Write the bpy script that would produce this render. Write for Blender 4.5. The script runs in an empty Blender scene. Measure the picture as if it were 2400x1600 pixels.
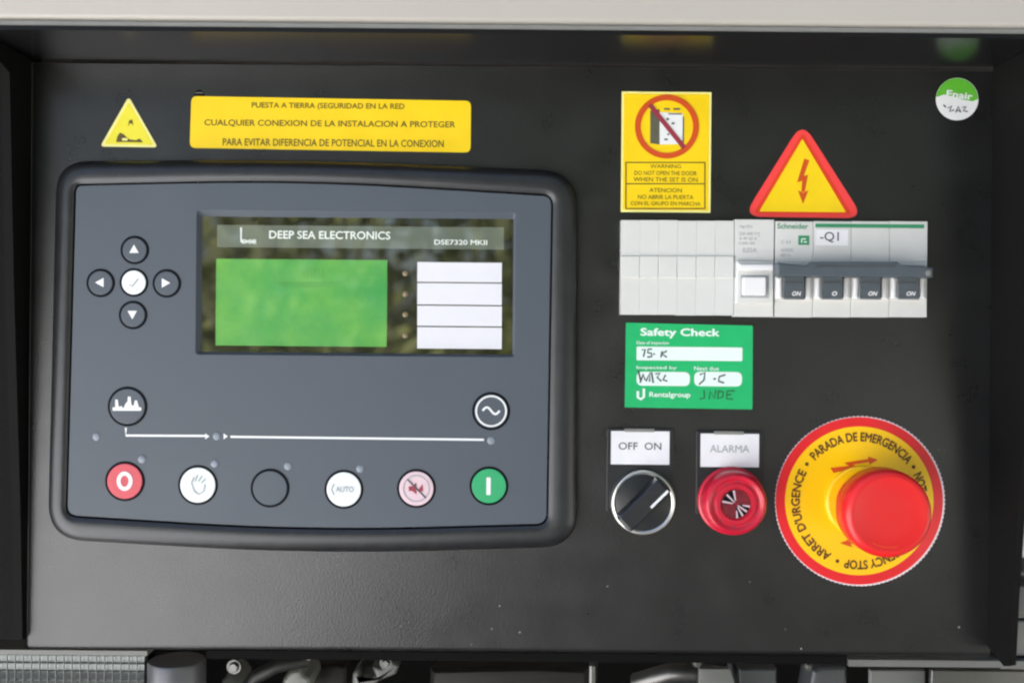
import bpy, math, random
from mathutils import Vector, Matrix

# ------------------------------------------------------------------ scene, camera, light
sc = bpy.context.scene
COL = sc.collection
random.seed(7)
S = 0.0002            # metres per photo pixel on the panel face
D = 0.490             # camera to panel face
ZC = 1.30             # lens height above ground
ROLL = math.radians(0.5)

cam_d = bpy.data.cameras.new('Camera')
cam = bpy.data.objects.new('Camera', cam_d)
COL.objects.link(cam)
cam_d.sensor_fit = 'HORIZONTAL'
cam_d.sensor_width = 36.0
cam_d.lens = 36.0 * D / (2400 * S)
cam_d.clip_start = 0.01
cam_d.clip_end = 3000.0
cam.matrix_world = Matrix.Translation((0, -D, ZC)) @ Matrix.Rotation(math.pi / 2, 4, 'X') @ Matrix.Rotation(ROLL, 4, 'Z')
cam_d.dof.use_dof = True
cam_d.dof.focus_distance = D - 0.004
cam_d.dof.aperture_fstop = 9.0
sc.camera = cam

SUN_EL, SUN_AZ = math.radians(60), math.radians(-152)    # azimuth from the panel's normal, negative = left
to_sun = Vector((math.sin(SUN_AZ) * math.cos(SUN_EL), -math.cos(SUN_AZ) * math.cos(SUN_EL), math.sin(SUN_EL)))
world = bpy.data.worlds.new('World')
sc.world = world
world.use_nodes = True
wn = world.node_tree
bg = wn.nodes['Background']
sky = wn.nodes.new('ShaderNodeTexSky')
sky.sky_type = 'NISHITA'
sky.sun_disc = False
sky.sun_elevation = SUN_EL
sky.sun_rotation = math.atan2(to_sun.x, to_sun.y)
sky.dust_density = 5.0
sky.air_density = 1.0
sky.ozone_density = 1.0
wn.links.new(sky.outputs[0], bg.inputs[0])
bg.inputs[1].default_value = 0.075
sun_d = bpy.data.lights.new('Sun', 'SUN')
sun_d.energy = 5.0
sun_d.angle = math.radians(0.6)
sun_d.color = (1.0, 0.96, 0.90)
sun = bpy.data.objects.new('Sun', sun_d)
COL.objects.link(sun)
sun.rotation_euler = (-to_sun).to_track_quat('-Z', 'Y').to_euler()
sun.location = to_sun * 5
sc.cycles.filter_width = 2.3
sc.view_settings.view_transform = 'Standard'
sc.view_settings.look = 'None'
sc.view_settings.gamma = 1.0
sc.view_settings.exposure = 2.06
sc.view_settings.use_white_balance = True
sc.view_settings.white_balance_temperature = 6600
sc.view_settings.white_balance_tint = 8

# ------------------------------------------------------------------ materials
def mat(name, col, rough=0.5, metal=0.0, spec=0.5, coat=0.0, coat_rough=0.05, coat_ior=1.5, var=0.06, vscale=120.0,
        rvar=0.06, bump=0.0, bscale=900.0, emit=0.0):
    m = bpy.data.materials.new(name)
    m.use_nodes = True
    nt = m.node_tree
    b = nt.nodes['Principled BSDF']
    b.inputs['Metallic'].default_value = metal
    b.inputs['Specular IOR Level'].default_value = spec
    b.inputs['Coat Weight'].default_value = coat
    b.inputs['Coat Roughness'].default_value = coat_rough
    b.inputs['Coat IOR'].default_value = coat_ior
    tc = nt.nodes.new('ShaderNodeTexCoord')
    geo = nt.nodes.new('ShaderNodeNewGeometry')
    nz = nt.nodes.new('ShaderNodeTexNoise')
    nz.inputs['Scale'].default_value = vscale
    nz.inputs['Detail'].default_value = 5
    nt.links.new(geo.outputs['Position'], nz.inputs['Vector'])
    mx = nt.nodes.new('ShaderNodeMix')
    mx.data_type = 'RGBA'
    mx.inputs[6].default_value = [max(0, c * (1 - var)) for c in col] + [1]
    mx.inputs[7].default_value = [min(1, c * (1 + var)) for c in col] + [1]
    nt.links.new(nz.outputs[0], mx.inputs[0])
    nt.links.new(mx.outputs[2], b.inputs['Base Color'])
    mr = nt.nodes.new('ShaderNodeMapRange')
    mr.inputs['To Min'].default_value = max(0.0, rough - rvar)
    mr.inputs['To Max'].default_value = min(1.0, rough + rvar)
    nt.links.new(nz.outputs[0], mr.inputs['Value'])
    nt.links.new(mr.outputs[0], b.inputs['Roughness'])
    if bump > 0:
        n2 = nt.nodes.new('ShaderNodeTexNoise')
        n2.inputs['Scale'].default_value = bscale
        n2.inputs['Detail'].default_value = 3
        nt.links.new(geo.outputs['Position'], n2.inputs['Vector'])
        bp = nt.nodes.new('ShaderNodeBump')
        bp.inputs['Strength'].default_value = bump
        bp.inputs['Distance'].default_value = 0.0004
        nt.links.new(n2.outputs[0], bp.inputs['Height'])
        nt.links.new(bp.outputs[0], b.inputs['Normal'])
    if emit > 0:
        nt.links.new(mx.outputs[2], b.inputs['Emission Color'])
        b.inputs['Emission Strength'].default_value = emit
    return m

def panel_material():
    m = mat('black_powder_coat', (0.060, 0.061, 0.063), rough=0.30, metal=0.85, spec=0.5, var=0.12, vscale=45, rvar=0.10, bump=0.20, bscale=950)
    nt = m.node_tree
    b = nt.nodes['Principled BSDF']
    src = b.inputs['Base Color'].links[0].from_socket
    geo = [n for n in nt.nodes if n.type == 'NEW_GEOMETRY'][0]
    vo = nt.nodes.new('ShaderNodeTexVoronoi')
    vo.inputs['Scale'].default_value = 130
    nt.links.new(geo.outputs['Position'], vo.inputs['Vector'])
    lt = nt.nodes.new('ShaderNodeMath'); lt.operation = 'LESS_THAN'; lt.inputs[1].default_value = 0.06
    nt.links.new(vo.outputs['Distance'], lt.inputs[0])
    sep = nt.nodes.new('ShaderNodeSeparateXYZ')
    nt.links.new(geo.outputs['Position'], sep.inputs[0])
    low = nt.nodes.new('ShaderNodeMapRange')
    low.inputs['From Min'].default_value = ZC - 0.10
    low.inputs['From Max'].default_value = ZC - 0.125
    nt.links.new(sep.outputs['Z'], low.inputs['Value'])
    rt = nt.nodes.new('ShaderNodeMapRange')
    rt.inputs['From Min'].default_value = -0.06
    rt.inputs['From Max'].default_value = 0.02
    nt.links.new(sep.outputs['X'], rt.inputs['Value'])
    sepc = nt.nodes.new('ShaderNodeSeparateColor')
    nt.links.new(vo.outputs['Color'], sepc.inputs[0])
    pick = nt.nodes.new('ShaderNodeMath'); pick.operation = 'GREATER_THAN'; pick.inputs[1].default_value = 0.25
    nt.links.new(sepc.outputs[0], pick.inputs[0])
    prev = lt.outputs[0]
    for o in (low.outputs[0], rt.outputs[0], pick.outputs[0]):
        mu = nt.nodes.new('ShaderNodeMath'); mu.operation = 'MULTIPLY'
        nt.links.new(prev, mu.inputs[0]); nt.links.new(o, mu.inputs[1])
        prev = mu.outputs[0]
    mx = nt.nodes.new('ShaderNodeMix'); mx.data_type = 'RGBA'
    nt.links.new(prev, mx.inputs[0])
    nt.links.new(src, mx.inputs[6])
    mx.inputs[7].default_value = (0.30, 0.30, 0.29, 1)
    nt.links.new(mx.outputs[2], b.inputs['Base Color'])
    inv = nt.nodes.new('ShaderNodeMath'); inv.operation = 'MULTIPLY_ADD'
    nt.links.new(prev, inv.inputs[0]); inv.inputs[1].default_value = -0.85; inv.inputs[2].default_value = 0.85
    nt.links.new(inv.outputs[0], b.inputs['Metallic'])
    return m

M = {}
M['panel'] = panel_material()
M['wall'] = mat('black_gloss_sheet', (0.010, 0.010, 0.011), rough=0.24, spec=0.18, var=0.2, vscale=40, rvar=0.05)
M['rubber'] = mat('black_rubber', (0.006, 0.006, 0.006), rough=0.7, spec=0.10, var=0.3, vscale=200, bump=0.3, bscale=700)
M['beige'] = mat('beige_paint', (0.43, 0.405, 0.37), rough=0.38, var=0.04, vscale=9, bump=0.05, bscale=500)
M['edge'] = mat('grey_sheet_edge', (0.20, 0.20, 0.19), rough=0.4, var=0.2, vscale=60)
M['bezel'] = mat('black_bezel', (0.052, 0.054, 0.058), rough=0.33, metal=0.7, spec=0.5, var=0.15, vscale=150, bump=0.10, bscale=1500)
M['facia'] = mat('slate_facia', (0.066, 0.081, 0.104), rough=0.45, rvar=0.10, spec=0.5, var=0.05, vscale=50, bump=0.05, bscale=2500)
M['black'] = mat('black_print', (0.004, 0.005, 0.008), rough=0.7, spec=0.1, var=0.2)
M['white'] = mat('white_print', (0.78, 0.80, 0.82), rough=0.45, var=0.03)
M['paper'] = mat('white_card', (0.80, 0.80, 0.84), rough=0.4, var=0.05, vscale=260, coat=0.4)
M['ink'] = mat('grey_ink', (0.06, 0.065, 0.08), rough=0.5, var=0.4, vscale=900)
M['faint'] = mat('faint_grey_ink', (0.33, 0.36, 0.38), rough=0.5, var=0.2, vscale=900)
M['yellow'] = mat('yellow_vinyl', (0.90, 0.63, 0.008), rough=0.34, var=0.10, vscale=70, coat=0.15, bump=0.5, bscale=110)
M['lemon'] = mat('lemon_vinyl', (0.83, 0.75, 0.045), rough=0.36, var=0.08, vscale=150)
M['lemon_edge'] = mat('pale_lemon_border', (0.88, 0.83, 0.30), rough=0.36, var=0.06, vscale=150)
M['brown'] = mat('brown_black_print', (0.10, 0.030, 0.006), rough=0.5, var=0.3, vscale=800)
M['olive'] = mat('olive_print', (0.10, 0.070, 0.008), rough=0.5, var=0.3, vscale=800)
M['orange'] = mat('orange_red_print', (0.60, 0.075, 0.010), rough=0.42, var=0.12, vscale=300)
M['purple'] = mat('purple_red_print', (0.30, 0.03, 0.055), rough=0.42, var=0.15, vscale=300)
M['fluo'] = mat('fluorescent_red_vinyl', (0.86, 0.055, 0.055), rough=0.45, var=0.06, vscale=200)
M['deepred'] = mat('deep_red_print', (0.72, 0.045, 0.012), rough=0.42, var=0.08, vscale=200)
M['grey_lcd'] = mat('door_grey_print', (0.10, 0.10, 0.07), rough=0.5, var=0.2, vscale=300)
M['green_card'] = mat('green_card', (0.010, 0.44, 0.145), rough=0.36, var=0.10, vscale=120, coat=0.2)
M['green_hand'] = mat('dark_green_pen', (0.010, 0.11, 0.035), rough=0.5, var=0.2)
M['mint'] = mat('mint_white_field', (0.74, 0.86, 0.82), rough=0.45, var=0.05, vscale=300)
M['leaf_green'] = mat('bright_green_print', (0.11, 0.47, 0.035), rough=0.4, var=0.10, vscale=300)
M['breaker'] = mat('light_grey_plastic', (0.63, 0.635, 0.62), rough=0.42, var=0.05, vscale=140, bump=0.06, bscale=1500)
M['breaker_white'] = mat('white_plastic', (0.78, 0.78, 0.79), rough=0.35, var=0.03, vscale=140)
M['bgreen'] = mat('breaker_green_print', (0.035, 0.26, 0.12), rough=0.45, var=0.10, vscale=300)
M['slate'] = mat('dark_slate_plastic', (0.070, 0.088, 0.105), rough=0.40, spec=0.6, var=0.15, vscale=200, bump=0.10, bscale=900)
M['knob'] = mat('black_knob_plastic', (0.016, 0.018, 0.021), rough=0.33, var=0.2, vscale=200)
M['chrome'] = mat('chrome_ring', (0.80, 0.79, 0.77), rough=0.32, metal=1.0, var=0.08, vscale=400)
M['buzzer'] = mat('crimson_plastic', (0.52, 0.007, 0.032), rough=0.34, spec=0.5, var=0.12, vscale=250, coat=0.2)
M['lens'] = mat('dark_red_lens', (0.17, 0.012, 0.022), rough=0.2, var=0.6, vscale=700, coat=0.6)
M['cap'] = mat('red_cap_plastic', (0.70, 0.014, 0.017), rough=0.33, var=0.05, vscale=120, bump=0.05, bscale=800)
M['plate_red'] = mat('plate_red_print', (0.72, 0.012, 0.020), rough=0.34, var=0.08, vscale=150, coat=0.2)
M['plate_yellow'] = mat('plate_yellow', (0.93, 0.565, 0.003), rough=0.34, var=0.06, vscale=60, coat=0.2)
M['rim'] = mat('white_rim', (0.80, 0.70, 0.74), rough=0.4, var=0.1)
M['btn_red'] = mat('red_key', (0.60, 0.075, 0.10), rough=0.45, var=0.10, vscale=400)
M['btn_pink'] = mat('pink_key', (0.70, 0.52, 0.58), rough=0.45, var=0.05, vscale=400)
M['btn_white'] = mat('white_key', (0.76, 0.80, 0.82), rough=0.45, var=0.04, vscale=400)
M['btn_green'] = mat('green_key', (0.022, 0.36, 0.14), rough=0.45, var=0.06, vscale=400)
M['led'] = mat('clear_led', (0.22, 0.25, 0.30), rough=0.3, var=0.1)
M['led_amber'] = mat('brown_led', (0.22, 0.17, 0.10), rough=0.3, var=0.3, vscale=600)
M['glass'] = mat('dark_glass', (0.012, 0.014, 0.008), rough=0.03, spec=1.0, coat=1.0, coat_ior=2.5, coat_rough=0.02, var=0.3, rvar=0.01)
M['band'] = mat('grey_glass_band', (0.115, 0.138, 0.108), rough=0.4, coat=1.0, coat_ior=2.5, coat_rough=0.02, var=0.08, vscale=60)
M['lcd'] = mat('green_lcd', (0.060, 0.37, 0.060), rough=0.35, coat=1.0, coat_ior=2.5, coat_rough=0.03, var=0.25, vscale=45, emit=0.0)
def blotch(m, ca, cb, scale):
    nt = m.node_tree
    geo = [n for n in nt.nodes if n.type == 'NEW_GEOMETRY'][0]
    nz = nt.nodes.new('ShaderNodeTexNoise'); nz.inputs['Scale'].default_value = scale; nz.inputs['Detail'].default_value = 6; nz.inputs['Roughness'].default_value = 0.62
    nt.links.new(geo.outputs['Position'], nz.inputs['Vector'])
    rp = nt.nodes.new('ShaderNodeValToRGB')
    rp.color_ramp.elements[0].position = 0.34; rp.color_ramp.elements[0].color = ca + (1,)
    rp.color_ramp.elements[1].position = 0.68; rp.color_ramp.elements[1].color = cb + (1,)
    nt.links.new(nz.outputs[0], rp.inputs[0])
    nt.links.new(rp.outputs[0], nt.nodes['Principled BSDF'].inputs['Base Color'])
blotch(M['lcd'], (0.040, 0.35, 0.072), (0.135, 0.45, 0.060), 40)      # mottled reflection of trees and sky, painted into the base colour
M['lcd_dark'] = mat('lcd_trace', (0.045, 0.27, 0.045), rough=0.35, var=0.2)
M['insert'] = mat('white_insert', (0.74, 0.74, 0.80), rough=0.4, coat=1.0, coat_rough=0.03, var=0.02)
M['gwhite'] = mat('white_glass_print', (0.75, 0.80, 0.76), rough=0.4, coat=1.0, coat_rough=0.03, var=0.03)
M['dark'] = mat('engine_black', (0.005, 0.005, 0.005), rough=0.8, spec=0.08, var=0.3)
M['mesh_grey'] = mat('galvanised_mesh', (0.30, 0.33, 0.33), rough=0.45, metal=0.3, var=0.12, vscale=80)
M['mesh_back'] = mat('mesh_backing', (0.10, 0.115, 0.115), rough=0.6, var=0.2)
M['wire'] = mat('dull_wire', (0.13, 0.145, 0.145), rough=0.5, metal=0.2, var=0.2)
M['steel'] = mat('dull_steel', (0.15, 0.15, 0.148), rough=0.36, metal=0.85, var=0.2, vscale=90)
M['cast'] = mat('pale_casting', (0.24, 0.245, 0.235), rough=0.5, metal=0.3, var=0.25, vscale=130)
M['grey_paint'] = mat('grey_bracket_paint', (0.15, 0.155, 0.15), rough=0.4, var=0.12, vscale=60)
M['blue_grey'] = mat('blue_grey_paint', (0.062, 0.068, 0.075), rough=0.35, var=0.12, vscale=60)
M['canister'] = mat('gunmetal_paint', (0.17, 0.17, 0.19), rough=0.35, metal=0.5, var=0.08, vscale=60)
M['hose'] = mat('hose_rubber', (0.016, 0.016, 0.016), rough=0.5, var=0.3)
M['brown_metal'] = mat('brown_metal', (0.016, 0.014, 0.013), rough=0.5, metal=0.3, var=0.3)
M['ground'] = mat('asphalt', (0.028, 0.028, 0.027), rough=0.9, var=0.3, vscale=3)
M['bounce_pale'] = mat('pale_bounce_concrete', (0.74, 0.75, 0.78), rough=0.85, var=0.12, vscale=2)
M['bounce_grey'] = mat('bounce_grey', (0.34, 0.35, 0.33), rough=0.9, var=0.2, vscale=3)
M['foliage'] = mat('foliage', (0.074, 0.082, 0.022), rough=0.55, var=0.85, vscale=2.5)

# ------------------------------------------------------------------ geometry helpers
WL = {}                                 # object -> world position of its origin
ST, CT = math.sin(ROLL), math.cos(ROLL)
def P(u, v, h=0.0):
    """photo pixel -> point on the plane h metres in front of the panel face"""
    du, dv = u - 1200.0, v - 800.0
    x, y = du * CT + dv * ST, -du * ST + dv * CT
    k = S * (D - h) / D
    return (x * k, -h, ZC - y * k)
def K(h=0.0): return S * (D - h) / D
def Q(u, v, h=0.0):
    p = P(u, v, h); return (p[0], p[2])

def roundpoly(pts, rad, seg=6):
    out = []
    n = len(pts)
    for i in range(n):
        p0, p1, p2 = Vector(pts[i - 1]), Vector(pts[i]), Vector(pts[(i + 1) % n])
        r = rad[i] if isinstance(rad, (list, tuple)) else rad
        a, b = p0 - p1, p2 - p1
        d = min(r, a.length * 0.49, b.length * 0.49)
        A, B = p1 + a.normalized() * d, p1 + b.normalized() * d
        for j in range(seg + 1):
            t = j / seg
            out.append(tuple(A * (1 - t) ** 2 + p1 * 2 * t * (1 - t) + B * t * t))
    return out
def area2(p):
    return sum(p[i - 1][0] * p[i][1] - p[i][0] * p[i - 1][1] for i in range(len(p)))
def inset(poly, d):
    n = len(poly); sgn = 1 if area2(poly) > 0 else -1
    out = []
    for i in range(n):
        a, b, c = Vector(poly[i - 1]), Vector(poly[i]), Vector(poly[(i + 1) % n])
        e1, e2 = (b - a), (c - b)
        if e1.length < 1e-9: e1 = e2
        if e2.length < 1e-9: e2 = e1
        n1 = Vector((-e1.y, e1.x)).normalized() * sgn
        n2 = Vector((-e2.y, e2.x)).normalized() * sgn
        m = (n1 + n2)
        if m.length < 1e-6: m = n1
        m.normalize()
        c_ = max(0.4, m.dot(n1))
        out.append(tuple(b + m * d / c_))
    return out
def loft(rings, cap_front=True, cap_back=False):
    """rings: list of (poly2d, h); same point count, from back to front"""
    V, F = [], []
    n = len(rings[0][0])
    for poly, h in rings:
        if area2(poly) < 0: poly = poly[::-1]
        V += [(x, -h, z) for x, z in poly]
    for r in range(len(rings) - 1):
        for i in range(n):
            j = (i + 1) % n
            F.append((r * n + i, r * n + j, (r + 1) * n + j, (r + 1) * n + i))
    if cap_front: F.append(tuple(range((len(rings) - 1) * n, len(rings) * n)))
    if cap_back: F.append(tuple(reversed(range(n))))
    return V, F
def prism(poly, h0, h1, bev=0.0, seg=2):
    if bev <= 0: return loft([(poly, h0), (poly, h1)])
    rings = [(poly, h0), (poly, h1 - bev)]
    for s in range(1, seg + 1):
        a = s / seg * math.pi / 2
        rings.append((inset(poly, bev * (1 - math.cos(a))), h1 - bev + bev * math.sin(a)))
    return loft(rings)
def flat(poly, h):
    if area2(poly) < 0: poly = poly[::-1]
    return [(x, -h, z) for x, z in poly], [tuple(range(len(poly)))]
def rrect(u0, v0, u1, v1, h=0.0, r=0.0, seg=5):
    """axis-aligned rectangle measured in photo pixels at height h"""
    cx, cz = Q((u0 + u1) / 2, (v0 + v1) / 2, h)
    a, b, k = (u1 - u0) / 2 * K(h), (v1 - v0) / 2 * K(h), K(h)
    pts = [(cx - a, cz - b), (cx + a, cz - b), (cx + a, cz + b), (cx - a, cz + b)]
    return roundpoly(pts, r * k, seg) if r > 0 else pts
def quad(pts, h=0.0, r=0.0, seg=5):
    q = [Q(u, v, h) for u, v in pts]
    return roundpoly(q, [x * K(h) for x in r] if isinstance(r, (list, tuple)) else r * K(h), seg) if r else q
def circ(u, v, r, h=0.0, n=48):
    cx, cz = Q(u, v, h)
    return [(cx + r * K(h) * math.cos(2 * math.pi * i / n), cz + r * K(h) * math.sin(2 * math.pi * i / n)) for i in range(n)]
def ring(u, v, r0, r1, h=0.0, n=48, a0=0.0, a1=2 * math.pi):
    cx, cz = Q(u, v, h); k = K(h)
    V, F = [], []
    full = abs(a1 - a0 - 2 * math.pi) < 1e-6
    m = n if full else n + 1
    for i in range(m):
        a = a0 + (a1 - a0) * i / n
        V += [(cx + r0 * k * math.cos(a), -h, cz + r0 * k * math.sin(a)), (cx + r1 * k * math.cos(a), -h, cz + r1 * k * math.sin(a))]
    for i in range(n):
        j = (i + 1) % m
        F.append((2 * i, 2 * i + 1, 2 * j + 1, 2 * j))
    return V, F
def lathe(cx, cz, prof, n=64, close=True):
    """prof: (radius, height) in metres, from back to front"""
    V, F = [], []
    for r, h in prof:
        V += [(cx + r * math.cos(2 * math.pi * i / n), -h, cz + r * math.sin(2 * math.pi * i / n)) for i in range(n)]
    for a in range(len(prof) - 1):
        for i in range(n):
            j = (i + 1) % n
            F.append((a * n + i, a * n + j, (a + 1) * n + j, (a + 1) * n + i))
    if close: F.append(tuple(range((len(prof) - 1) * n, len(prof) * n)))
    return V, F
def ribbon(pts, w, h, closed=False):
    """flat stroke through photo pixels"""
    q = [Vector(Q(u, v, h)) for u, v in pts]
    w = w * K(h) / 2
    V, F = [], []
    n = len(q)
    for i in range(n):
        a = q[i - 1] if (i > 0 or closed) else q[i]
        b = q[(i + 1) % n] if (i < n - 1 or closed) else q[i]
        t = (b - a).normalized()
        nn = Vector((-t.y, t.x)) * w
        V += [(q[i].x - nn.x, -h, q[i].y - nn.y), (q[i].x + nn.x, -h, q[i].y + nn.y)]
    for i in range(n if closed else n - 1):
        j = (i + 1) % n
        F.append((2 * i, 2 * j, 2 * j + 1, 2 * i + 1))
    return V, F
def tube(pts, r, n=12):
    """round rod through world points"""
    V, F = [], []
    pts = [Vector(p) for p in pts]
    for i, p in enumerate(pts):
        t = (pts[min(i + 1, len(pts) - 1)] - pts[max(i - 1, 0)]).normalized()
        a = t.cross(Vector((0.3, 0.2, 1))).normalized()
        b = t.cross(a).normalized()
        for j in range(n):
            an = 2 * math.pi * j / n
            V.append(tuple(p + (a * math.cos(an) + b * math.sin(an)) * r))
    for i in range(len(pts) - 1):
        for j in range(n):
            k = (j + 1) % n
            F.append((i * n + j, i * n + k, (i + 1) * n + k, (i + 1) * n + j))
    F.append(tuple(range(n))); F.append(tuple(range((len(pts) - 1) * n, len(pts) * n)))
    return V, F
def box(x0, x1, y0, y1, z0, z1):
    V = [(x, y, z) for x in (x0, x1) for y in (y0, y1) for z in (z0, z1)]
    F = [(0, 1, 3, 2), (4, 6, 7, 5), (0, 4, 5, 1), (2, 3, 7, 6), (0, 2, 6, 4), (1, 5, 7, 3)]
    return V, F
def join(*gs):
    V, F = [], []
    for v, f in gs:
        o = len(V); V += list(v); F += [tuple(i + o for i in q) for q in f]
    return V, F

_fc = {}
def glyphs(s, bold=0.0):
    key = (s, bold)
    if key in _fc: return _fc[key]
    cu = bpy.data.curves.new('t', 'FONT')
    cu.body = s; cu.size = 1.0; cu.offset = bold; cu.resolution_u = 3
    o = bpy.data.objects.new('t', cu)
    COL.objects.link(o)
    dg = bpy.context.evaluated_depsgraph_get()
    me = o.evaluated_get(dg).to_mesh()
    V = [(v.co.x, v.co.y) for v in me.vertices]
    F = [tuple(p.vertices) for p in me.polygons]
    o.evaluated_get(dg).to_mesh_clear()
    bpy.data.objects.remove(o); bpy.data.curves.remove(cu)
    _fc[key] = (V, F)
    return V, F
def thicken(V, F, bold):
    """overprint the thin letters with shifted copies, each a hair higher"""
    if bold <= 0: return V, F, [0] * len(V)
    oV, oF, lay = [], [], []
    offs = [(0, 0), (bold, 0), (-bold, 0), (0, bold), (0, -bold)]
    for i, (dx, dy) in enumerate(offs):
        o = len(oV)
        oV += [(x + dx, y + dy) for x, y in V]
        oF += [tuple(q + o for q in f) for f in F]
        lay += [i * 8e-6] * len(V)
    return oV, oF, lay
def text(s, u, v, w, hgt, h, bold=0.012, rot=0.0):
    """flat lettering, centred on photo pixel (u,v), w x hgt pixels"""
    V, F = glyphs(s)
    V, F, lay = thicken(V, F, bold)
    x0, x1 = min(p[0] for p in V), max(p[0] for p in V)
    y0, y1 = min(p[1] for p in V), max(p[1] for p in V)
    cx, cz = Q(u, v, h); k = K(h)
    sx, sy = w / (x1 - x0) * k, hgt / (y1 - y0) * k
    c, sn = math.cos(rot), math.sin(rot)
    out = []
    for (x, y), l in zip(V, lay):
        a, b = (x - (x0 + x1) / 2) * sx, (y - (y0 + y1) / 2) * sy
        out.append((cx + a * c - b * sn, -h - l, cz + a * sn + b * c))
    return out, F
def arctext(s, u, v, r, hgt, a_start, a_end, h, bold=0.02):
    """lettering bent clockwise round a centre, tops outward; angles in degrees, 0 = up, clockwise"""
    V, F = glyphs(s)
    V, F, lay = thicken(V, F, bold)
    x0, x1 = min(p[0] for p in V), max(p[0] for p in V)
    y0, y1 = min(p[1] for p in V), max(p[1] for p in V)
    cx, cz = Q(u, v, h); k = K(h)
    out = []
    for (x, y), l in zip(V, lay):
        a = math.radians(a_start + (a_end - a_start) * (x - x0) / (x1 - x0))
        rr = (r + (y - y0) / (y1 - y0) * hgt - hgt / 2) * k
        out.append((cx + rr * math.sin(a), -h - l, cz + rr * math.cos(a)))
    return out, F

def obj(name, geom, m, parent=None, smooth=False, label=None, angle=38):
    V, F = geom
    n = len(V)
    c = [(min(v[i] for v in V) + max(v[i] for v in V)) / 2 for i in range(3)]
    me = bpy.data.meshes.new(name)
    me.from_pydata([(v[0] - c[0], v[1] - c[1], v[2] - c[2]) for v in V], [], F)
    if smooth:
        me.polygons.foreach_set('use_smooth', [True] * len(me.polygons))
        me.set_sharp_from_angle(angle=math.radians(angle))
    me.materials.append(M[m] if isinstance(m, str) else m)
    me.update()
    o = bpy.data.objects.new(name, me)
    COL.objects.link(o)
    pl = WL[parent] if parent is not None else (0, 0, 0)
    o.parent = parent
    o.location = (c[0] - pl[0], c[1] - pl[1], c[2] - pl[2])
    WL[o] = tuple(c)
    if label: o['label'] = label
    return o
def thing(name, label, cat, loc, group=None):
    o = bpy.data.objects.new(name, None)
    o.empty_display_size = 0.01
    COL.objects.link(o)
    o.location = loc
    WL[o] = tuple(loc)
    o['label'] = label; o['category'] = cat
    if group: o['group'] = group
    return o
def tag(o, label, cat, group=None):
    o['label'] = label; o['category'] = cat
    if group: o['group'] = group
    return o
def kind(o, k, label=None):
    o['kind'] = k
    if label: o['label'] = label
    return o

E = 0.00010           # print sits a tenth of a millimetre proud
# ------------------------------------------------------------------ setting
kind(obj('ground', box(-60, 60, -80, 40, -0.2, 0.0), 'ground'), 'structure')
kind(obj('bounce_apron', box(-40, -0.55, -30, 0.3, 0.004, 0.06), 'bounce_pale'), 'structure')  # unseen pale slab, added to throw a bright sheen onto the panel's left
kind(obj('bounce_strip', box(2.4, 40, -30, 0.3, 0.004, 0.05), 'bounce_grey'), 'structure')  # unseen mid-grey strip, added to lighten the panel's right edge
# woodland behind the photographer, seen only in the display glass
V, F = [], []
for c in range(350):
    az = math.radians(random.uniform(-22, 80))
    if az < math.radians(3) and random.random() < 0.55: continue
    dist = random.uniform(9, 15)
    cx, cy = math.sin(az) * dist, -math.cos(az) * dist
    cz = random.uniform(0.2, 3.2 + 9.0 * min(1, max(0, (math.degrees(az) + 12) / 40)))
    rr = random.uniform(0.7, 1.5)
    for q in range(120):
        d = Vector((random.gauss(0, 1), random.gauss(0, 1), random.gauss(0, 1))).normalized() * rr * random.uniform(0.4, 1)
        p = Vector((cx, cy, cz)) + d
        if p.z < 0.05: continue
        a = Vector((random.gauss(0, 1), random.gauss(0, 1), random.gauss(0, 1))).normalized()
        b = a.orthogonal().normalized()
        s = random.uniform(0.08, 0.18)
        i = len(V)
        V += [tuple(p - a * s), tuple(p + b * s * .6), tuple(p + a * s), tuple(p - b * s * .6)]
        F.append((i, i + 1, i + 2, i + 3))
kind(obj('woodland', (V, F), 'foliage'), 'stuff', 'dark green woodland mirrored in the display glass')

# ------------------------------------------------------------------ generator canopy and cabinet
XL, XR = Q(70, 800)[0], Q(2321, 800)[0]
ZT, ZB = Q(1200, 158)[1], Q(1200, 1531)[1]
HF = 0.049                                     # depth of the recess
cab = thing('control_cabinet', 'recessed black sheet metal panel that carries all the controls', 'panel', (0, 0.002, ZB))
# front sheet with rounded side fillets and a lip folded back along the bottom
rf = 0.0004
prof = [(XL, rf)]
for i in range(1, 7):
    a = i / 6 * math.pi / 2
    prof.append((XL + rf - rf * math.cos(a), rf - rf * math.sin(a)))
NX = 24
for i in range(1, NX): prof.append((XL + rf + (XR - XL - 2 * rf) * i / NX, 0.0))
prof.append((XR + .0012, 0.0))
zs = [(ZT, 0.0), (ZB + 0.003, 0.0)]
for i in range(1, 6):
    a = i / 5 * math.pi / 2
    zs.append((ZB + 0.003 - 0.003 * math.sin(a), -0.003 * (1 - math.cos(a))))
zs.append((ZB, -0.010))
V = [(x, -(h + dh), z) for z, dh in zs for x, h in prof]
npf = len(prof)
F = [(r * npf + i + 1, r * npf + i, (r + 1) * npf + i, (r + 1) * npf + i + 1) for r in range(len(zs) - 1) for i in range(npf - 1)]
F = [f[::-1] for f in F]
obj('panel_sheet', (V, F), 'panel', cab, smooth=True)
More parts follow.
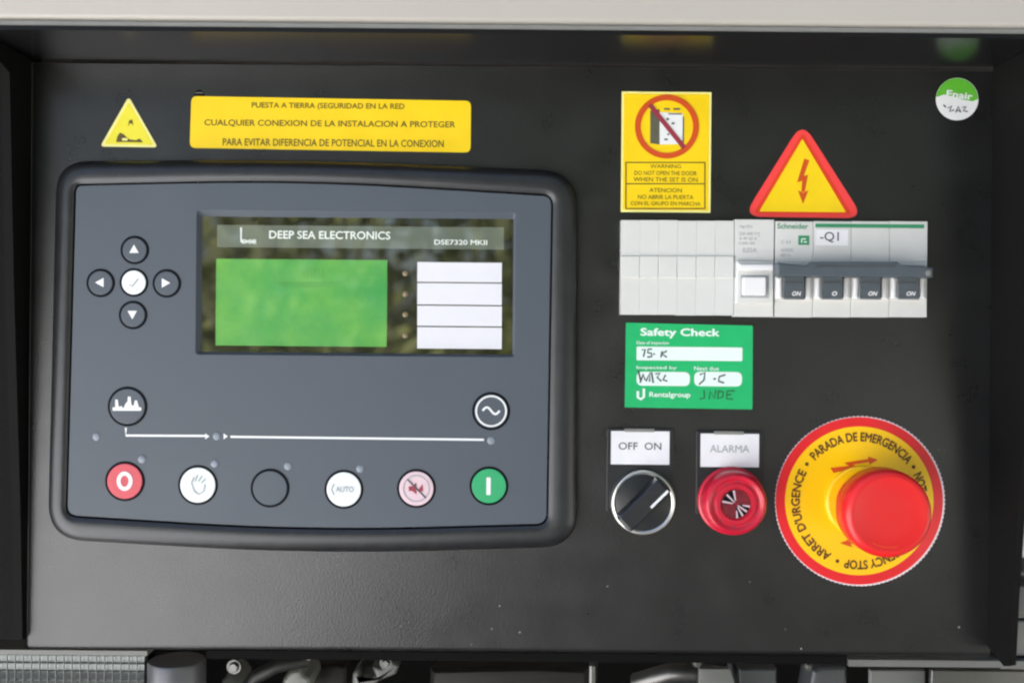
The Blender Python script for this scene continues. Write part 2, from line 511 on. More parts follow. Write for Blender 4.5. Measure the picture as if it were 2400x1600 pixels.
# side walls: left one ends at the rail, right one tapers towards its foot
def side(x0, x1, poly):                       # poly in (height in front of panel, z)
    V = [(x, -h, z) for x in (x0, x1) for h, z in poly]
    n = len(poly)
    F = [tuple(range(n)), tuple(reversed(range(n, 2 * n)))]
    for i in range(n):
        j = (i + 1) % n
        F.append((i, j, n + j, n + i))
    return V, F
zlb = Q(40, 1510, 0.012)[1]
obj('side_wall', side(XL - 0.004, XL, [(0.0005, ZT + 0.001), (HF, ZT + 0.001), (HF, ZT - .003), (0.022, ZT - .010), (0.016, ZC + .02), (0.008, ZC - .08), (0.005, zlb), (0.0005, zlb)]), 'rubber', cab)
obj('hinge_post', box(XL - 0.06, XL - 0.0045, -0.0004, 0.02, zlb - .001, ZT + .0008), 'rubber', cab)
zrb = Q(2350, 1552, 0.015)[1]
obj('side_wall', side(XR, XR + 0.003, [(0.0005, ZT + 0.001), (HF, ZT + 0.001), (HF, Q(2400, 850, 0.04)[1]), (0.031, Q(2395, 1100, 0.031)[1]), (0.024, Q(2380, 1400, 0.024)[1]),
      (0.0215, zrb + 0.001), (0.016, zrb - 0.0012), (0.0005, zrb + 0.003)]), 'rubber', cab)
obj('top_ledge', box(XL - 0.09, XR + 0.09, -HF, 0.004, ZT + 0.0011, ZT + 0.0031), 'wall', cab)
zk = ZT + 0.0031
obj('lip_shade_strip', box(P(478, 1540)[0], P(1992, 1540)[0], .0035, .0105, ZB - .0046, ZB - .0006), 'dark', cab)  # black strip standing in for the shade under the panel's lip
# beige canopy
hood = thing('canopy_hood', 'beige painted canopy edge above the black control panel', 'canopy', (0, -HF, zk))
obj('sheet_edge', box(-0.40, 0.40, -HF - 0.0008, -HF + 0.012, zk, zk + 0.0016), 'edge', hood)
zb = zk + 0.0018
pr = []
for i in range(0, 7):
    a = i / 6 * math.pi / 2
    pr.append((HF - 0.004 + 0.0045 * math.sin(a) , zb + 0.003 * (1 - math.cos(a))))
pr.append((HF + 0.0005, zb + 0.30))
pr2 = [(-0.55, zb + 0.34)]
V = [(x, -h, z) for h, z in pr + pr2 for x in (-0.42, 0.42)]
F = [(2 * i, 2 * i + 1, 2 * i + 3, 2 * i + 2) for i in range(len(pr + pr2) - 1)]
obj('front_sheet', (V, F), 'beige', hood, smooth=True)
obj('back_sheet', box(-0.42, 0.42, 0.548, 0.551, 0.45, zb + 0.339), 'beige', hood)
for sx in (-1, 1):
    obj('side_sheet', box(sx * 0.42 - 0.0015, sx * 0.42 + 0.0015, -0.03, 0.548, 0.45, zb + 0.30), 'beige', hood)

# ------------------------------------------------------------------ control module
ctl = thing('control_module', 'grey generator controller with display window and round keys in black bezel', 'controller', P(730, 1290))
def outer(d, h):
    pts = [(133, 378), (700, 374), (1353, 402), (1353, 1280), (740, 1298), (112, 1262)]
    return inset(quad(pts, h, [75, 400, 85, 85, 400, 85], 8), d * S)
def inner(d, h):
    pts = [(174, 431), (700, 420), (1297, 456), (1285, 1231), (720, 1246), (153, 1211)]
    return inset(quad(pts, h, [20, 400, 26, 30, 400, 30], 8), d * S)
HB = 0.0095
obj('bezel', loft([(outer(6, 0.0), 0.0), (outer(0, .002), 0.002), (outer(0, .0055), 0.0055), (outer(6, .0075), 0.0078), (outer(14, HB), 0.0090), (outer(22, HB), HB),
     (inner(-12, HB), HB), (inner(-4, HB), 0.0091), (inner(0, .0088), 0.0086), (inner(0, .0068), 0.0068)], cap_front=False), 'bezel', ctl, smooth=True)
HFc = 0.0088
# facia with a real opening for the display: a ring of faces round the window
fo = inner(5, HFc)
W0 = (459, 495, 1208, 834)      # chamfer outer edge
W1 = (474, 511, 1202, 827)      # glass edge
def ring_between(outer_poly, inner_poly, h0, h1):
    import bisect
    if area2(outer_poly) < 0: outer_poly = outer_poly[::-1]
    if area2(inner_poly) < 0: inner_poly = inner_poly[::-1]
    c = Vector((sum(p[0] for p in inner_poly) / len(inner_poly), sum(p[1] for p in inner_poly) / len(inner_poly)))
    ang = lambda p: math.atan2(p[1] - c.y, p[0] - c.x)
    o = sorted(outer_poly, key=ang); i_ = sorted(inner_poly, key=ang)
    V = [(x, -h0, z) for x, z in o] + [(x, -h1, z) for x, z in i_]
    no, ni = len(o), len(i_)
    F = []; a = b = 0
    while a < no or b < ni:
        ta = ang(o[(a + 1) % no]) + (2 * math.pi if a + 1 >= no else 0)
        tb = ang(i_[(b + 1) % ni]) + (2 * math.pi if b + 1 >= ni else 0)
        if b >= ni or (a < no and ta <= tb):
            F.append((a % no, (a + 1) % no, no + b % ni)); a += 1
        else:
            F.append((a % no, no + (b + 1) % ni, no + b % ni)); b += 1
    return V, F
wo = rrect(*W0, HFc, 8, 3)
wi = rrect(*W1, 0.0060, 3, 3)
fac = obj('facia', join(ring_between(fo, wo, HFc, HFc), loft([(fo, 0.0066), (fo, HFc)], cap_front=False)), 'facia', ctl)
V, F = loft([(wi, 0.0060), (wo, HFc)], cap_front=False)
obj('window_chamfer', (V, [f[::-1] for f in F]), 'facia', ctl)
HG = 0.0061
win = obj('display_window', prism(rrect(470, 507, 1206, 831, HG), 0.005, HG), 'glass', ctl)
hg = HG + E
obj('header_band', prism(rrect(509, 530, 1181, 582, hg), HG, hg), 'band', win)
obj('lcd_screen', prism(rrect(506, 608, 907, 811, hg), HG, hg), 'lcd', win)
for g in [ribbon([(640, 663), (790, 663)], 2.0, hg + E), ribbon([(655, 670), (775, 670)], 1.6, hg + E)] + [ribbon([(712 + 9 * i, 630), (712 + 9 * i, 652)], 1.6, hg + E) for i in range(6)] + [ribbon([(885, 645), (893, 645)], 4, hg + E)]:
    obj('lcd_trace', g, 'lcd_dark', win)
for i, (a, b) in enumerate(((615, 661), (664, 714), (717, 764), (767, 817))):
    obj('label_insert', prism(rrect(978, a, 1176, b, hg), HG, hg), 'insert', win)
for v in (641, 689, 737, 786):
    obj('indicator', lathe(*Q(950, v, HG), [(0.0013, HG), (0.0011, HG + .0003), (0.0006, HG + .0005)], 16), 'led_amber', win, smooth=True)
h2 = hg + E
obj('logo', join(ribbon([(565, 533), (565, 566), (600, 566)], 4, h2), text('DSE', 584, 566, 34, 10, h2 + E, 0.02)), 'gwhite', win)
obj('header_lettering', text('DEEP SEA ELECTRONICS', 773, 551, 284, 19, h2, 0.02), 'gwhite', win)
obj('model_lettering', text('DSE7320 MKII', 1080, 568, 124, 12, h2, 0.02), 'gwhite', win)

hs = HFc + E
def key(u, v, r, face, label, deco=()):
    k = obj('key', lathe(*Q(u, v, HFc), [(r * K(HFc), HFc), (r * K(HFc), HFc + .00025), ((r - 1.5) * K(HFc), HFc + .00040), ], 40), face, ctl, label=label)
    obj('key_outline', ring(u, v, r - 1.0, r + 5.6, HFc + .00012, 48), 'black', k)
    for nm, g, m in deco:
        obj(nm, g, m, k)
    return k
hk = HFc + .00050 + E
def tri(u, v, s, d):
    pts = {'u': [(-1, .8), (1, .8), (0, -1)], 'd': [(-1, -.8), (1, -.8), (0, 1)], 'l': [(.8, -1), (.8, 1), (-1, 0)], 'r': [(-.8, -1), (-.8, 1), (1, 0)]}[d]
    return flat(quad([(u + a * s, v + b * s) for a, b in pts], hk), hk)
key(316, 586, 28, 'facia', 'round grey key with white up arrow', [('icon', tri(314, 584, 11, 'u'), 'white')])
key(236, 663, 28, 'facia', 'round grey key with white left arrow', [('icon', tri(234, 662, 11, 'l'), 'white')])
key(391, 664, 28, 'facia', 'round grey key with white right arrow', [('icon', tri(388, 663, 11, 'r'), 'white')])
key(312, 738, 28, 'facia', 'round grey key with white down arrow', [('icon', tri(310, 737, 11, 'd'), 'white')])
key(314, 662, 28, 'btn_white', 'round white centre key with a tick', [('icon', ribbon([(303, 667), (310, 671), (324, 653)], 3, hk), 'faint'), ])
# generator and mains keys
sky_pts = [(264, 962), (264, 954), (270, 954), (270, 936), (276, 936), (278, 953), (285, 951), (289, 957), (294, 946), (299, 940), (300, 929), (306, 929), (308, 948), (313, 951),
           (316, 938), (321, 938), (325, 953), (331, 955), (331, 962)]
key(299, 952, 41, 'facia', 'round grey key with white generator symbol', [('icon', flat(quad(sky_pts, hk), hk), 'white')])
sine = [(1131 + 40 * t / 16, 962 - 8 * math.sin(2 * math.pi * t / 16)) for t in range(17)]
key(1151, 963, 39, 'facia', 'round grey key with white sine wave in a ring', [('icon', ribbon(sine, 5, hk), 'white'), ('icon_ring', ring(1151, 963, 33, 37, hk), 'white')])
# bottom row
key(293, 1127, 41, 'btn_red', 'round red stop key with a white O', [('icon', join(*[ribbon([(292 + 14 * math.cos(a * math.pi / 12), 1127 + 18 * math.sin(a * math.pi / 12)) for a in range(24)], 9, hk, True)]), 'white')])
hand = [[(455, 1150), (449, 1131), (455, 1117)], [(457, 1128), (463, 1112)], [(465, 1128), (474, 1114)], [(472, 1131), (482, 1121)], [(455, 1150), (466, 1158), (478, 1150), (480, 1134)]]
key(464, 1136, 41, 'btn_white', 'round white key with a faint hand symbol', [('icon', join(*[ribbon(p, 3.2, hk + i * 1e-5) for i, p in enumerate(hand)]), 'faint')])
key(633, 1143, 40, 'facia', 'blank round grey key')
key(806, 1146, 40, 'btn_white', 'round white automatic key with faint lettering', [('icon', text('AUTO', 808, 1146, 42, 13, hk, 0.012), 'faint'),
    ('icon_arc', ribbon([(783, 1133), (777, 1146), (783, 1159)], 3, hk), 'faint')])
horn = [(958, 1139), (966, 1139), (976, 1130), (976, 1158), (966, 1150), (958, 1150)]
key(976, 1144, 40, 'btn_pink', 'round pink key with a dark muted horn symbol', [('icon', join(flat(quad(horn, hk), hk), flat(quad([(980, 1147), (990, 1134), (992, 1150), (984, 1153)], hk), hk)), 'purple'),
    ('icon_ring', ring(976, 1144, 29, 31.5, hk), 'faint'), ('icon_slash', ribbon([(955, 1123), (998, 1166)], 3.5, hk + E), 'ink')])
key(1146, 1138, 40, 'btn_green', 'round green start key with a white bar', [('icon', flat(rrect(1140, 1118, 1150, 1159, hk, 2), hk), 'white')])
# mimic line and lamps
obj('mimic_line', join(ribbon([(295, 1002), (295, 1020), (484, 1021)], 5, hs), ribbon([(540, 1023), (1134, 1030)], 5, hs)), 'white', ctl)
obj('mimic_arrow', flat(quad([(481, 1015), (491, 1022), (481, 1029)], hs + E), hs + E), 'white', ctl)
obj('mimic_arrow', flat(quad([(524, 1015), (534, 1022), (524, 1029)], hs + E), hs + E), 'white', ctl)
for u, v in ((226, 1023), (508, 1022), (1151, 1032), (333, 1076), (503, 1086), (675, 1092), (844, 1098)):
    obj('indicator', lathe(*Q(u, v, HFc), [(0.0018, HFc), (0.0016, HFc + .0003), (0.0008, HFc + .0005)], 20), 'led', ctl, smooth=True)

# ------------------------------------------------------------------ stickers
TK = 0.00025
# small triangle
t = thing('warning_sticker', 'small yellow triangle sticker with dark hand symbol at the upper left', 'sticker', P(302, 345))
obj('backing', prism(quad([(302, 227), (370, 346), (235, 344)], 0, 10), 0, TK), 'lemon_edge', t)
hh = TK + E
obj('face', prism(quad([(302, 240), (360, 340), (246, 338)], 0, 6), TK, hh), 'lemon', t)
hh += E
obj('pictogram', join(flat(quad([(272, 333), (275, 320), (281, 311), (290, 315), (297, 323), (304, 327), (318, 329), (327, 325), (334, 332), (334, 334)], hh), hh),
     flat(quad([(300, 297), (303, 282), (310, 281), (313, 296), (309, 290), (304, 290)], hh), hh)), 'olive', t)
obj('pale_mark', flat(rrect(286, 324, 299, 330, hh + E, 2), hh + E), 'lemon_edge', t)  # small pale patch on the hand symbol
# long text sticker
t = thing('instruction_sticker', 'long yellow sticker with three lines of dark text above the controller', 'sticker', P(773, 352))
obj('backing', prism(quad([(449, 226), (1104, 237), (1103, 358), (445, 347)], 0, 14), 0, TK), 'yellow', t)
hh = TK + E
for s, u, v, w in (('PUESTA A TIERRA (SEGURIDAD EN LA RED', 769, 250, 358), ('CUALQUIER CONEXION DE LA INSTALACION A PROTEGER', 773, 291, 588), ('PARA EVITAR DIFERENCIA DE POTENCIAL EN LA CONEXION', 781, 335, 518)):
    obj('lettering', text(s, u, v, w, 17, hh, 0.014), 'olive', t)
# screw head peeping out over the long sticker
sc_ = thing('panel_screw', 'small black screw head at the top left corner of the long yellow sticker', 'screw', P(466, 217))
hd = obj('head', lathe(*Q(467, 223), [(0.0024, 0), (0.0023, .00012), (0.0020, .0002)], 24), 'rubber', sc_, smooth=True)
obj('slot', flat(rrect(458, 217, 476, 219, .00023), .00023), 'edge', hd)
# prohibition sticker
t = thing('prohibition_sticker', 'upright yellow sticker with red prohibition ring over an open cabinet', 'sticker', P(1561, 498))
obj('backing', prism(rrect(1456, 216, 1666, 498), 0, TK), 'lemon_edge', t)
h1 = TK + E
obj('face', prism(rrect(1461, 221, 1661, 493), TK, h1), 'yellow', t)
h1 += E
obj('cabinet_door', flat(quad([(1524, 260), (1546, 256), (1546, 339), (1524, 336)], h1), h1), 'grey_lcd', t)
obj('cabinet_front', flat(quad([(1546, 263), (1600, 266), (1600, 338), (1546, 339)], h1), h1), 'white', t)
obj('cabinet_detail', join(*[flat(rrect(a, b, a + w, b + hgt, h1 + E), h1 + E) for a, b, w, hgt in ((1556, 254, 14, 4), (1578, 254, 16, 4), (1566, 266, 32, 3), (1562, 277, 6, 5), (1574, 287, 7, 5), (1564, 313, 5, 4), (1557, 325, 8, 4), (1600, 274, 3, 60))]), 'ink', t)
obj('prohibition_ring', ring(1563, 297, 61.5, 75, h1 + 2 * E), 'orange', t)
obj('prohibition_slash', ribbon([(1523, 246), (1604, 347)], 11, h1 + 3 * E), 'purple', t)
fr = []
for pts in ([(1466, 381), (1653, 381)], [(1466, 431), (1653, 431)], [(1466, 489), (1653, 489)], [(1467, 381), (1467, 489)], [(1652, 381), (1652, 489)]):
    fr.append(ribbon(pts, 2.6, h1 + (len(fr) >= 3) * 2e-5))
obj('text_frame', join(*fr), 'olive', t)
for s, v, w, hg_ in (('WARNING', 390, 72, 9), ('DO NOT OPEN THE DOOR', 406, 146, 10), ('WHEN THE SET IS ON', 421, 150, 10), ('ATENCION', 446, 76, 10), ('NO ABRIR LA PUERTA', 462, 130, 10), ('CON EL GRUPO EN MARCHA', 477, 164, 9)):
    obj('lettering', text(s, 1560, v, w, hg_, h1, 0.004), 'olive', t)
# high voltage triangle
t = thing('voltage_sticker', 'large yellow triangle with red border and lightning bolt above the breaker', 'sticker', P(1880, 510))
obj('border', prism(quad([(1880, 286), (2024, 512), (1742, 508)], 0, 44, 8), 0, TK), 'fluo', t)
hh = TK + E
obj('inner_border', prism(quad([(1880, 312), (1996, 503), (1766, 500)], 0, 10), TK, hh), 'deepred', t)
obj('face', prism(quad([(1880, 326), (1982, 498), (1779, 496)], 0, 4), hh, hh + E), 'yellow', t)
hh += 2 * E
obj('bolt', join(flat(quad([(1885, 372), (1897, 376), (1884, 412), (1894, 410), (1886, 450), (1878, 450), (1880, 424), (1868, 428)], hh), hh),
                 flat(quad([(1870, 446), (1882, 452), (1895, 446), (1882, 478)], hh + 2e-5), hh + 2e-5)), 'orange', t)
# round inspection sticker
t = thing('inspection_sticker', 'small round green and white sticker in the top right corner', 'sticker', P(2243, 283))
obj('backing', prism(circ(2243, 233, 49.5), 0, TK), 'white', t)
hh = TK + E
arc = [(2243 + 49 * math.cos(math.radians(a)), 233 - 49 * math.sin(math.radians(a))) for a in range(4, 180, 8)]
obj('green_field', flat([Q(u, v, hh) for u, v in arc + [(2196, 228), (2212, 222), (2232, 226), (2256, 234), (2280, 238), (2291, 233)]], hh), 'leaf_green', t)
obj('lettering', text('Enair', 2249, 223, 62, 17, hh + E, 0.03, rot=-0.12), 'white', t)
hw = [[(2222, 254), (2230, 248), (2226, 262), (2236, 258)], [(2240, 264), (2246, 250), (2252, 264), (2243, 258)], [(2256, 252), (2264, 250), (2258, 260), (2268, 262)], [(2211, 246), (2217, 252)]]
obj('handwriting', join(*[ribbon(p, 3.4, hh + E + i * 1e-5) for i, p in enumerate(hw)]), 'ink', t)
# green service card
t = thing('service_card', 'green inspection card with handwritten white fields below the breaker', 'card', P(1614, 957))
obj('backing', prism(quad([(1467, 756), (1764, 763), (1763, 959), (1464, 954)], 0, 3), 0, 0.0004), 'green_card', t)
hh = 0.0004 + E
obj('title', text('Safety Check', 1594, 781, 186, 24, hh, 0.03), 'mint', t)
obj('field', flat(rrect(1492, 813, 1740, 845, hh, 3), hh), 'mint', t)
obj('field', flat(rrect(1492, 871, 1617, 904, hh, 14), hh), 'mint', t)
obj('field', flat(rrect(1627, 871, 1739, 905, hh, 14), hh), 'mint', t)
for s, u, v, w in (('Date of inspection', 1530, 804, 76), ('Inspected by', 1539, 862, 94), ('Next due', 1656, 863, 58)):
    obj('lettering', text(s, u, v, w, 10, hh, 0.01), 'mint', t)
obj('emblem', join(ribbon([(1495, 916), (1495, 931), (1502, 935), (1509, 930), (1509, 910)], 6, hh), ), 'mint', t)
obj('maker_lettering', text('Rentalgroup', 1570, 926, 96, 16, hh, 0.02), 'mint', t)
hs2 = hh + E
strokes = [[(1504, 820), (1512, 818), (1508, 836)], [(1528, 818), (1519, 818), (1518, 826), (1527, 828), (1528, 835), (1517, 837)], [(1531, 830), (1535, 829)], [(1552, 823), (1549, 837)], [(1563, 822), (1551, 829), (1563, 837)]]
obj('handwriting', join(*[ribbon(p, 4, hs2 + i * 1e-5) for i, p in enumerate(strokes)]), 'ink', t)
strokes = [[(1500, 897), (1508, 876), (1512, 890)], [(1514, 893), (1524, 872), (1522, 894)], [(1527, 872), (1531, 897)], [(1536, 876), (1547, 874), (1540, 884), (1550, 893)], [(1560, 878), (1554, 890), (1564, 893)], [(1496, 868), (1502, 894)]]
obj('handwriting', join(*[ribbon(p, 4, hs2 + i * 1e-5) for i, p in enumerate(strokes)]), 'ink', t)
strokes = [[(1640, 878), (1652, 873), (1650, 890), (1638, 901)], [(1672, 888), (1678, 887)], [(1700, 878), (1686, 882), (1684, 893), (1697, 897)]]
obj('handwriting', join(*[ribbon(p, 4, hs2 + i * 1e-5) for i, p in enumerate(strokes)]), 'ink', t)
strokes = [[(1650, 914), (1651, 932), (1640, 935)], [(1662, 935), (1664, 916), (1674, 933), (1678, 914)], [(1684, 916), (1682, 934), (1694, 930), (1695, 918), (1684, 916)], [(1722, 915), (1704, 916), (1703, 934), (1718, 935)], [(1704, 925), (1714, 924)]]
obj('handwriting', join(*[ribbon(p, 3.6, hh + i * 1e-5) for i, p in enumerate(strokes)]), 'green_hand', t)

# ------------------------------------------------------------------ breaker row
HBk = 0.0055
t = thing('blanking_cover', 'plain light grey blanking cover of six strips left of the breaker', 'cover', P(1587, 739))
x0, w = 1455, (1720 - 1455) / 6
for i in range(6):
    u0, u1 = x0 + i * w + 0.15, x0 + (i + 1) * w - 0.15
    st = obj('strip', prism(rrect(u0, 516 + (i > 2) * 1.5, u1, 737 + (i > 2) * 1.5, HBk), 0, HBk, .00006, 1), 'breaker', t)
    obj('raised_band', prism(rrect(u0 + .1, 600, u1 - .1, 651, HBk + .0009), HBk - .0002, HBk + .0009, .0003, 2), 'breaker', st)
t = thing('trip_module', 'narrow light grey module with white test button beside the breaker', 'breaker', P(1767, 743))
body = obj('body', prism(rrect(1721.5, 514, 1814, 742, HBk), 0, HBk, .0003, 1), 'breaker', t)
obj('nose', prism(rrect(1727, 612, 1813, 712, HBk + .003), HBk - .0002, HBk + .003, .0006, 2), 'breaker', t)
obj('ledge', prism(rrect(1733, 619, 1813, 633, HBk + .0055), HBk + .003, HBk + .0055, .0006, 2), 'breaker_white', t)
obj('button_well', prism(rrect(1736, 645, 1802, 698, HBk + .0032), HBk + .003, HBk + .0032), 'faint', t)
obj('test_button', prism(rrect(1742, 649, 1796, 692, HBk + .006, 6), HBk + .003, HBk + .006, .0006, 2), 'breaker_white', t)
he = HBk + E
for s, u, v, w_, hg_ in (('Vigi iDN', 1748, 532, 30, 8), ('230-400 V', 1753, 548, 42, 7), ('A 4P 63 A', 1753, 559, 42, 7), ('T', 1778, 551, 6, 10), ('C60 00', 1750, 570, 38, 6), ('0,03A', 1757, 587, 32, 13)):
    obj('lettering', text(s, u, v, w_, hg_, he, 0.006), 'faint', t)

t = thing('circuit_breaker', 'four pole light grey circuit breaker with long dark handle bar', 'breaker', P(1995, 744))
for i in range(4):
    u0 = 1816.5 + i * 89.4
    obj('pole_body', prism(rrect(u0 + .4, 518.5, u0 + 88.8, 743, HBk), 0, HBk, .00025, 1), 'breaker', t)
    nz = obj('pole_nose', prism(rrect(u0 + .8, 613, u0 + 88.6, 703, HBk + .003), HBk - .0002, HBk + .003, .0006, 2), 'breaker', t)
    for a, b in ((5, 17), (72, 84)):
        obj('rib', prism(rrect(u0 + a, 650, u0 + b, 699, HBk + .0052), HBk + .0028, HBk + .0052, .0009, 2), 'breaker_white', nz)
    tg = obj('toggle', loft([(rrect(u0 + 20, 640, u0 + 69, 702, HBk + .003), HBk + .003), (rrect(u0 + 21, 640, u0 + 68, 699, HBk + .006), HBk + .0062), (rrect(u0 + 22, 640, u0 + 67, 676, HBk + .009), HBk + .0095)]), 'slate', t)
    mk = text('ON' if i != 1 else 'O', u0 + 50, 688, 20 if i != 1 else 12, 10, HBk + .0080, 0.03)
    zt, zbm = Q(0, 676, HBk + .009)[1] + 0, Q(0, 699, HBk + .006)[1]
    zc_ = Q(u0 + 50, 688, HBk + .008)[1]
    slope = (.0033) / (23 * K(HBk + .0075))
    mk = ([(x, -(HBk + .00800 + (z - zc_) * slope + .0001 - y - (HBk + .0080)), z) for x, y, z in mk[0]], mk[1])
    obj('marking', mk, 'white', tg)
    obj('toggle_edge', prism(rrect(u0 + 23, 660, u0 + 66, 664, HBk + .0099), HBk + .008, HBk + .0099), 'blue_grey', tg)
HH = HBk + .0125
hb = [(1822, 615), (1893, 622), (1903, 613), (2104, 613), (2114, 621), (2166, 623), (2188, 628), (2188, 650), (1822, 647)]
hdl = obj('handle_bar', prism(quad(hb, HH), HBk + .006, HH, .0008, 2), 'slate', t)
obj('handle_groove', flat(quad([(1918, 620), (2098, 620), (2104, 626), (1908, 626)], HH + E), HH + E), 'blue_grey', hdl)
obj('handle_screw', lathe(*Q(2176, 640, HH), [(.0014, HH), (.0012, HH + .0004), (.0004, HH + .0005)], 16), 'edge', hdl, smooth=True)
obj('green_bar', flat(rrect(1911, 525, 2166, 534, he), he), 'bgreen', t)
obj('maker_lettering', text('Schneider', 1858, 530, 72, 13, he, 0.015), 'bgreen', t)
obj('emblem', flat(rrect(1871, 552, 1897, 574, he), he), 'bgreen', t)
obj('emblem_mark', join(ribbon([(1879, 569), (1879, 560), (1889, 560)], 3, he + E), ribbon([(1884, 567), (1891, 567)], 3, he + E)), 'mint', t)
obj('name_label', prism(rrect(1913, 538, 1988, 575, he + .0002), HBk, he + .0002), 'paper', t)
obj('name_lettering', text('-Q1', 1944, 556, 44, 25, he + .0003, 0.008), 'ink', t)
for s, u, v, w_ in (('C 63', 1842, 567, 22), ('6000', 1845, 586, 28), ('400 V~', 1842, 598, 26)):
    obj('lettering', text(s, u, v, w_, 8, he, 0.006), 'faint', t)

# ------------------------------------------------------------------ legend plates, selector, buzzer
def legend(name_label, u0, v0, s, sw, ink):
    t = thing('legend_plate', name_label, 'label holder', P(u0 + 75, v0 + 180))
    obj('holder', prism(rrect(u0, v0, u0 + 156, v0 + 196, .0012, 6), 0, .0012, .0003, 2), 'knob', t)
    obj('insert', prism(rrect(u0 + 10, v0 + 7, u0 + 147, v0 + 85, .0015), .0012, .0015), 'paper', t)
    obj('clip', prism(rrect(u0 + 42, v0 + 1, u0 + 112, v0 + 9, .0019, 2), .0012, .0019, .0002, 1), 'edge', t)
    obj('lettering', text(s, u0 + 78, v0 + 42, sw, 17, .0015 + E, 0.006), ink, t)
legend('black label holder with a white card reading OFF ON above the selector', 1422, 1003, 'OFF  ON', 100, 'ink')
legend('black label holder with a faintly printed white card above the red buzzer', 1632, 1009, 'ALARMA', 92, 'faint')

cu, cv = 1505, 1174
t = thing('selector_switch', 'black rotary selector with chrome ring and white pointer line', 'switch', P(cu, cv))
cx, cz = Q(cu, cv)
obj('chrome_ring', lathe(cx, cz, [(.0150, .0012), (.0150, .0040), (.0146, .0048), (.0138, .0050), (.0131, .0046), (.0130, .0036)], 72, close=False), 'chrome', t, smooth=True)
obj('dial', lathe(cx, cz, [(.0132, .0030), (.0130, .0044), (.0120, .0048)], 64), 'knob', t, smooth=True)
ang = math.radians(45)
def rot2(x, z): return (cx + x * math.cos(ang) - z * math.sin(ang), cz + x * math.sin(ang) + z * math.cos(ang))
bar = [rot2(*p) for p in roundpoly([(-.0138, -.0050), (.0132, -.0050), (.0132, .0050), (-.0138, .0050)], .0022, 4)]
gr = obj('grip', loft([(bar, .0046), (bar, .0080), (inset(bar, .0006), .0115), (inset(bar, .0016), .0122)]), 'knob', t, smooth=True, angle=20)
pl = [rot2(*p) for p in [(.0010, -.0031), (.0120, -.0031), (.0120, -.0019), (.0010, -.0019)]]
obj('pointer_line', flat(pl, .0124), 'white', gr)

cu, cv = 1712, 1171
t = thing('alarm_buzzer', 'round crimson buzzer with a dark slotted centre next to the emergency button', 'buzzer', P(cu, cv))
cx, cz = Q(cu, cv)
obj('flange', lathe(cx, cz, [(.0158, .0012), (.0158, .0026), (.0153, .0032), (.0146, .0034)], 72), 'buzzer', t, smooth=True)
obj('body', lathe(cx, cz, [(.0148, .0030), (.0146, .0100), (.0140, .0122), (.0128, .0132), (.0116, .0130), (.0108, .0122), (.0098, .0122), (.0092, .0128), (.0074, .0128), (.0070, .0118)], 72), 'buzzer', t, smooth=True)
hz = .0118 + .0003
obj('sound_disc', lathe(cx, cz, [(.0068, .0116), (.0066, hz)], 40), 'lens', t)
for a0_, a1_ in ((95, 178), (-92, -4)):
    obj('sound_slot', ring(cu, cv, .0012 / S, .0063 / S, 0.0, 10, math.radians(a0_), math.radians(a1_)), 'black', t).location.y = -(hz + .00005)
k = K(hz)
V, F = [], []
for i, (aa, r0, r1) in enumerate(((100, .0015, .0062), (135, .0010, .0060), (170, .0015, .0064), (-60, .0015, .0062), (-35, .0010, .0060), (-10, .0030, .0064), (-85, .0030, .0064))):
    a = math.radians(aa)
    d_ = Vector((math.cos(a), math.sin(a))); n_ = Vector((-d_.y, d_.x))
    q = [d_ * r0 - n_ * .00022, d_ * r1 - n_ * .00045, d_ * r1 + n_ * .00045, d_ * r0 + n_ * .00022]
    b = len(V)
    V += [(cx + p.x, -(hz + E + i * 1e-5), cz + p.y) for p in q]; F.append((b, b + 1, b + 2, b + 3))
obj('print', (V, F), 'btn_pink', t)
for i in range(10):
    a = 2 * math.pi * i / 10 + .2
    obj('sound_hole', lathe(cx + .0103 * math.cos(a), cz + .0103 * math.sin(a), [(.0007, .0121), (.0007, .01225)], 12), 'purple', t)

# ------------------------------------------------------------------ emergency stop
cu, cv = 2014, 1173
t = thing('emergency_stop', 'large red mushroom push button on a round yellow plate with red rim', 'button', P(cu, cv))
cx, cz = Q(cu, cv)
R = 199 * S
# finely toothed rim
n = 240
poly = [(cx + (R if i % 2 else R - .0004) * math.cos(2 * math.pi * i / n), cz + (R if i % 2 else R - .0004) * math.sin(2 * math.pi * i / n)) for i in range(n)]
pt = obj('legend_disc', prism(poly, 0, .0012), 'rim', t)
hp = .0012 + E
obj('red_rim', flat(circ(cu, cv, 196.0, hp, 96), hp), 'plate_red', pt)
obj('yellow_field', flat(circ(cu, cv, 174, hp + E, 96), hp + E), 'plate_yellow', pt)
hp += 2 * E
obj('lettering', arctext('PARADA DE EMERGENCIA', cu, cv, 150, 22, -48, 52, hp, 0.034), 'brown', pt)
obj('lettering', arctext('NOT-AUS', cu, cv, 150, 22, 64, 98, hp, 0.034), 'brown', pt)
obj('lettering', arctext('EMERGENCY STOP', cu, cv, 150, 22, 120, 193, hp, 0.034), 'brown', pt)
obj('lettering', arctext("ARRET D'URGENCE", cu, cv, 150, 22, 207, 298, hp, 0.034), 'brown', pt)
for a in (-55, 58, 110, 200):
    a = math.radians(a)
    obj('bullet', flat(circ(cu + 150 * math.sin(a), cv - 150 * math.cos(a), 4.5, hp, 12), hp), 'brown', pt)
arrow = [(1946, 1097), (1997, 1086), (1979, 1080), (2037, 1076), (2037, 1069), (2058, 1075), (2040, 1084), (2036, 1081), (1998, 1087), (2009, 1093), (1955, 1108)]
arrow = [(1946, 1096), (1990, 1091), (1978, 1084), (2035, 1075), (2034, 1069), (2058, 1077), (2038, 1088), (2036, 1082), (2000, 1088), (2008, 1095), (1954, 1108)]
